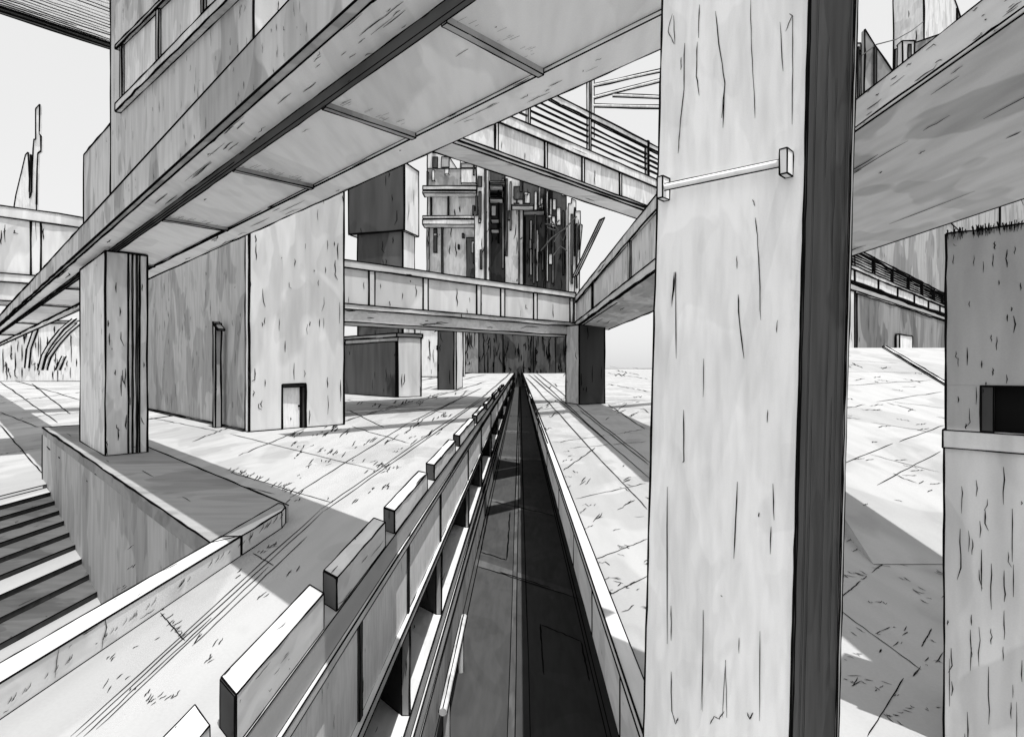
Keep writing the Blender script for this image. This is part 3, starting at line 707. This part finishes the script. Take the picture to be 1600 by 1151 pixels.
ruin('ruined_tower', 'dark ruined tower crossed by tangled broken bars', 99, 8,
     [(852, 600), (852, 280), (866, 280), (866, 292), (878, 292), (878, 306), (885, 306), (885, 330), (890, 330), (890, 600)], DARKF, [(859, 862, 308, 350, PALEF), (870, 876, 325, 352, PALEF), (884, 888, 365, 375, PALEF), (862, 866, 352, 443, CHAR), (854, 856, 300, 440, PALEF), (879, 881, 330, 430, CHAR)], [], 3, auto=7)
ruin('ruined_tower', 'slender pale broken tower at the right end of the skyline', 94, 6,
     [(889, 600), (888, 318), (893, 318), (893, 310), (900, 314), (900, 330), (907, 330), (907, 350), (910, 352), (906, 395), (904, 600)], PALEF, [(892, 895, 335, 443, CHAR), (900, 902, 350, 450, CHAR), (897, 898.5, 325, 400, BLACK), (904, 905.5, 352, 390, BLACK)], [])
m = MB(DARKF, 1.6, 0)
for q in [((845, 392), (862, 372), (882, 358), (901, 338)), ((862, 345), (872, 360), (868, 372)), ((866, 378), (874, 366), (880, 376), (884, 364)), ((864, 400), (876, 385), (886, 392)), ((852, 350), (866, 352), (874, 344)), ((855, 356), (868, 360))]:
    m.tube([P3(x, y, 228+i*.3) for i, (x, y) in enumerate(q)], .3, seg=5)
tag(m.build('broken_bars'), 'tangle of thin broken black bars in front of the dark ruined tower', 'debris')
m = MB(PALEF, 2.2, 1.2)
a = P3(898, 432, 215); b = P3(941, 342, 215); w = Vector((1.7, 0, .86))
A_ = [a-w*.6, a+w*.6, b+w*.6, b-w*.6]
m.face(A_); m.face([p+Vector((0, 1, 0)) for p in A_][::-1])
for i in range(4):
    j = (i+1) % 4; m.face((A_[i], A_[i]+Vector((0, 1, 0)), A_[j]+Vector((0, 1, 0)), A_[j])); m.seg(A_[i], A_[j], 2.4)
m.seg(a, b, 1.6); m.seg(a+Vector((0, 0, -.0)), P3(897, 470, 215), 2.5)
tag(m.build('leaning_girder'), 'pale girder leaning up into the sky beside the ruins', 'girder')

# dark blocks at the end of the road, under the cross bridge
for i, (x0, x1, yt, mt, Y, lab) in enumerate([(726, 748, 506, MIDF, 232, 'grey distant block at the far end, left of the road'), (748, 786, 505, DARKF, 222, 'dark distant block just left of where the road vanishes'),
        (786, 834, 506, CHAR, 226, 'dark distant block closing the end of the road'), (834, 868, 505, DARKF, 223, 'dark distant block just right of where the road vanishes'), (868, 893, 506, CHAR, 230, 'dark distant block beside the stout bridge pillar'),
        (640, 724, 508, PALEF, 150, 'pale distant block behind the low blockhouse'), (-60, 200, 505, PALEF, 170, 'long pale distant building on the lower terrace at far left')]):
    T = thing('distant_block', lab, 'building', ((x0+x1-2*CX)/2/F_*Y, Y, -2.8 if i < 6 else -4.6))
    m = MB(mt, 1.8, 16 if i < 5 else 7)
    m.box(FM, (x0-CX)/F_*Y, (x1-CX)/F_*Y, Y, Y+4, -8.5 if 0 < i < 4 else -2.8 if i < 6 else -4.6, (CY-yt)/F_*Y, ln=(8, 38), w=1.6); m.build('wall', T)
    m = MB(MIDF, 1.4, 0); m.box(FM, (x0-CX)/F_*Y-.3, (x1-CX)/F_*Y+.3, Y-.4, Y+4.4, (CY-yt)/F_*Y+.01, (CY-yt)/F_*Y+.8); m.build('roof', T)

# broken arch at far left
T = thing('broken_arch', 'curved broken arch ribs in the distance below the walkway, far left', 'arch', (-100, 115, -4.6))
for q in [[(64, 578), (70, 555), (82, 535), (98, 515), (118, 498)], [(72, 578), (78, 558), (92, 538), (108, 520), (126, 505)], [(92, 578), (97, 566), (102, 556)], [(44, 575), (47, 545), (58, 515), (62, 490)]]:
    m = MB(PALEF, 1.8, 0); pts = [P3(x, y, 115) for x, y in q]; m.tube(pts, .42, seg=6)
    for k in range(len(pts)-1):
        for o in (.45, -.45): m.seg(pts[k]+Vector((o, -.3, 0)), pts[k+1]+Vector((o, -.3, 0)), 2)
    m.build('arch_rib', T)

# ================================================================ LEFT FAR BRIDGE + HIGH BRIDGE AT TOP LEFT + SPIRE
T = thing('far_left_bridge', 'panelled bridge in the distance at the far left edge', 'bridge', (-50, 60, 7))
tl = 100.0; a0 = sx_of(-120, tl); a1 = sx_of(225, tl)
m = MB(PALEF, 2.3, 1); m.box(FD, a0, a1, tl+.2, tl+8, 6.1, 7.8, along=(1, 1, 0)); m.build('beam', T)
m = MB(PALEF, 2.3, .3); m.box(FD, a0, a1, tl-.1, tl+8, 7.81, 8.6); m.build('deck_slab', T)
parapet(T, FD, a0, a1, tl, 8.61, 13.75, 14.8, [sx_of(p, tl) for p in (-40, 56, 150)], PALEF, 2.4, dens=1.6, pw=1.0, thick=.4)
for px in (-70, 190):
    m = MB(MIDF, 2.3, .6); c = sx_of(px, tl); m.box(FD, c, c+3, tl+2, tl+5, -4.6, 6.09); m.build('pier', T)

T = thing('upper_left_bridge', 'underside of a high boarded bridge in the top left corner', 'bridge', (-28, 34, 20))
tu = 60.0; a0 = sx_of(-300, tu); a1 = sx_of(330, tu)
m = MB(PALET, 2.6, 0); m.box(FD, a0, a1, 47.5, tu, 19.8, 20.6, dens=0)
for k in range(24):
    b_2 = tu-.15-12*(k/24)**1.35
    q0 = R.uniform(a0, a0+6); q1 = R.uniform(a1-12, a1); pts = []
    for i in range(14):
        x, y = S(q0+(q1-q0)*i/13, b_2+R.gauss(0, .04)); pts.append((x, y, 19.8))
    m.ribbon(pts, (0, 0, -1), R.uniform(1.0, 2.6) if k > 5 else 3)
m.build('deck_slab', T)
m = MB(CHAR, 2.6, 0); m.box(FD, a0, a1, tu+.01, tu+.4, 19.6, 20.7, dens=0); m.build('edge_band', T)

T = thing('spire', 'thin jagged spire on the horizon at far left', 'spire', (-165, 190, -4.6))
m = MB(PALEF, 1.9, .6); m.profile([(20, 578), (22, 325), (25, 305), (40, 242), (44, 238), (46, 300), (50, 300), (53, 218), (56, 218), (56, 170), (62, 163), (62, 210), (64, 212), (64, 236), (59, 240), (57, 320), (56, 578)], 190, .9); m.build('spire_shell', T)
m = MB(CHAR, 1.6, 0); m.profile([(46, 310), (47, 242), (49, 242), (49, 300)], 189.6, .3); m.build('slot', T)

# ================================================================ FAR RIGHT
T = thing('long_wall', 'long grey concrete wall beneath the high bridge on the far right', 'wall', S(95, 17.6)+(1.1,))
m = MB(CHAR2, 2.2, 1.6); m.box(FD, 69, 128, 17.5, 18.3, 1.1, 5.55); m.build('wall_face', T)
m = MB(PALEF, 2.2, 1.0); m.box(FD, 55, 66.8, 17.2, 18.6, 1.1, 5.55); m.build('pale_pier', T)
m = MB(DARKF, 2.2, 1.0); m.box(FD, 66.9, 68.9, 17.7, 18.3, 1.1, 5.55); m.build('dark_strip', T)
T = thing('small_hut', 'tiny pale hut on thin legs in front of the long grey wall', 'hut', (27, 39, 1.1))
def onw(px): X = (px-CX)/F_; y = 17.3/(1-X); return 2*y-17.3
m = MB(PALEF, 2.4, 3); m.box(FD, onw(1400), onw(1420), 16.9, 17.3, 1.5, 2.9); m.build('hut_body', T)
for px in (1402, 1410, 1419):
    m = MB(CHAR, 1.5, 0); m.box(FD, onw(px), onw(px)+.2, 16.9, 17.1, 1.1, 1.498); m.build('leg', T)
T = thing('ramp_kerb', 'thin cracked kerb running down the sloping ground on the far right', 'kerb', (18, 28, -1))
m = MB(PALEF, 2.0, 2)
K0, K1 = (21.8, 34), (14.0, 16.6)
m.prism([K0, (K0[0]+.22, K0[1]), (K1[0]+.14, K1[1]), K1], [rz(34), rz(34), rz(16.6), rz(16.6)], [rz(34)+.1, rz(34)+.1, rz(16.6)+.06, rz(16.6)+.06]); m.build('kerb_stone', T)
def onD(px, t): X = (px-CX)/F_; y = t/(1-X); return 2*y-t
T = thing('grey_block', 'big plain grey building behind the high bridge railing at right', 'building', (70, 106, 1))
m = MB(MIDF, 2.2, .8); m.box(FD, onD(1336, 34), 420, 34, 52, 1.1, 36); m.build('wall', T)
m = MB(MIDF, 2.2, .4); m.box(FD, onD(1490, 33.9), 1100, 33.9, 52, 1.1, 86); m.build('wing', T)
m = MB(MIDF, 2.2, .4); m.box(FD, onD(1562, 33.5), 1100, 33.5, 50, 1.1, 135); m.build('wing', T)
m = MB(MIDF, 0, 0); m.box(FD, onD(1334, 34), onD(1489, 34), 33.5, 52.5, 36.01, 36.5); m.build('roof', T)
T = thing('tall_pale_block', 'tall pale block rising above the bridge at top right', 'building', (130, 184, 1))
m = MB(PALEF, 2.4, .9); m.box(FD, onD(1443, 54), 700, 54, 66, 1.1, 150); m.build('wall', T)
m = MB(CHAR, 2.4, 4); m.box(FD, onD(1495, 53.6), onD(1510, 53.6), 53.5, 53.98, 1.1, 148); m.build('dark_pilaster', T)
GF = 'thin standing slabs above the right bridge'
for x0, x1, yt, Y, lab, mt in ((1335, 1345, 68, 100, 'slim pale standing slab nearest the foreground pillar, top right', PALEF), (1410, 1429, 64, 113, 'streaked slab standing between the triangular fin and the tall pale block', PALEF)):
    T = thing('standing_slab', lab, 'slab', ((x0-CX)/F_*Y, Y, 36.5), GF)
    m = MB(mt, 2.2, 3); m.box(FM, (x0-CX)/F_*Y, (x1-CX)/F_*Y, Y, Y+1.5, 36.5, (CY-yt)/F_*Y); m.build('slab_body', T)
    m = MB(CHAR, 1.6, 0); m.box(FM, (x0+.45*(x1-x0)-CX)/F_*Y, (x0+.7*(x1-x0)-CX)/F_*Y, Y-.1, Y-.01, 36.5, (CY-yt-6)/F_*Y); m.build('slot', T)
T = thing('triangular_fin', 'grey triangular fin pointing up above the bridge, top right', 'fin', (64, 104, 36.5), None)
m = MB(MIDF, 2.4, .6); m.profile([(1350, 261), (1351, 46), (1401, 122), (1402, 261)], 104, 1.0); m.build('fin_plate', T)
m = MB(CHAR, 1.6, 0); m.profile([(1365, 261), (1366, 70), (1370, 76), (1369, 261)], 103.7, .28); m.build('stiffener', T)
m = MB(DARKF, 1.2, 0)
m.tube([P3(1318, 100, 100), P3(1345, 88, 102), P3(1369, 70, 104), P3(1400, 62, 130), P3(1425, 48, 155), P3(1443, 34, 181)], .11, seg=5)
tag(m.build('slack_cable'), 'thin black slack cable strung from the fin to the tall pale block', 'cable')

# foreground pier on the right edge
T = thing('edge_pier', 'streaked grey pier at the right edge with a ledge and a black opening', 'pier', (3.7, 4.2, -2.8))
sp = 7.36; tl_ = 1.04
m = MB(MID2, 2.6, 2.6)
m.box(FL, -1.2, tl_, sp, sp+1.2, -.138, .98, ink=0, cell=2600)
m.box(FL, .757, tl_, sp, sp+1.2, -.468, -.139, ink=0, cell=2600)
for q in ((-1.2, .98, tl_, .98), (tl_, .98, tl_, -.468), (.755, -.14, .755, -.468), (-1.2, -.14, .76, -.14)): m.seg(S(sp, q[0])+(q[1],), S(sp, q[2])+(q[3],), 2.8)
m.box(FL, -1.2, .754, sp+.5, sp+1.2, -.468, -.143, ink=0)
for i in range(80):      # ragged growth on the top edge
    t = R.uniform(.38, 1.03); x, y = S(sp-.005, t); L = R.uniform(.01, .06)
    m.ribbon([(x, y, .98+R.uniform(-.05, .03)), (x+R.uniform(-.01, .01), y, .98+L*.6), (x+R.uniform(-.02, .02), y, .98-L)], (-1, -1, 0), 1.5)
m.build('upper_wall', T)
m = MB(PALE, 2.6, 1.5); m.box(FL, -1.2, tl_+.02, sp-.045, sp+1.2, -.60, -.47, cell=2600)
m.build('ledge', T)
m = MB(PALE, 2.6, 1.6); m.box(FL, -1.2, tl_+.015, sp-.004, sp+1.2, -2.797, -.602, cell=2400, ln=(14, 90)); m.build('lower_wall', T)
m = MB(CHAR, 2, 1); m.box(FL, .655, .752, sp+.012, sp+.3, -.466, -.145); m.build('opening_jamb', T)
m = MB(BLACK, 1.6, 0); m.box(FL, -1.15, .653, sp+.11, sp+.49, -.466, -.145); m.build('black_opening', T)

# strip helper properties
for o in bpy.data.objects:
    if '_b' in o: del o['_b']

# ================================================================ CAMERA, LIGHT
cd = bpy.data.cameras.new('camera'); cam = bpy.data.objects.new('camera', cd); COL.objects.link(cam)
cam.location = (0, 0, CAMH); cam.rotation_euler = (math.radians(90), 0, 0)
cd.sensor_width = 36; cd.lens = F_/1600*36; cd.shift_x = -12/1600; cd.shift_y = -3.5/1600
cd.clip_start = .05; cd.clip_end = 3000
scene.camera = cam
dirv = Vector((.9, -1.15, 5.85)).normalized()      # towards the sun
elev = math.asin(dirv.z); az = math.atan2(dirv.x, dirv.y)
sd = bpy.data.lights.new('sun', 'SUN'); so = bpy.data.objects.new('sun', sd); COL.objects.link(so)
sd.energy = 3.3; sd.angle = math.radians(.5); sd.color = (1, .995, .985)
so.rotation_euler = (-dirv).to_track_quat('-Z', 'Y').to_euler(); so.location = (0, 0, 40)
w = bpy.data.worlds.new('World'); scene.world = w; w.use_nodes = True
nt = w.node_tree; bg = nt.nodes['Background']
sk = nt.nodes.new('ShaderNodeTexSky'); sk.sky_type = 'NISHITA'; sk.sun_disc = False
sk.sun_elevation = elev; sk.sun_rotation = az; sk.dust_density = 3; sk.air_density = 1
bw = nt.nodes.new('ShaderNodeRGBToBW'); pw = nt.nodes.new('ShaderNodeMath'); pw.operation = 'POWER'; pw.inputs[1].default_value = .12
mul = nt.nodes.new('ShaderNodeMath'); mul.operation = 'MULTIPLY'; mul.inputs[1].default_value = 4.7
nt.links.new(sk.outputs[0], bw.inputs[0]); nt.links.new(bw.outputs[0], pw.inputs[0]); nt.links.new(pw.outputs[0], mul.inputs[0])
nt.links.new(mul.outputs[0], bg.inputs['Color']); bg.inputs['Strength'].default_value = .12
scene.view_settings.view_transform = 'Standard'; scene.view_settings.look = 'None'
scene.view_settings.exposure = .45; scene.view_settings.gamma = 1
scene.render.engine = 'CYCLES'
scene.cycles.max_bounces = 6
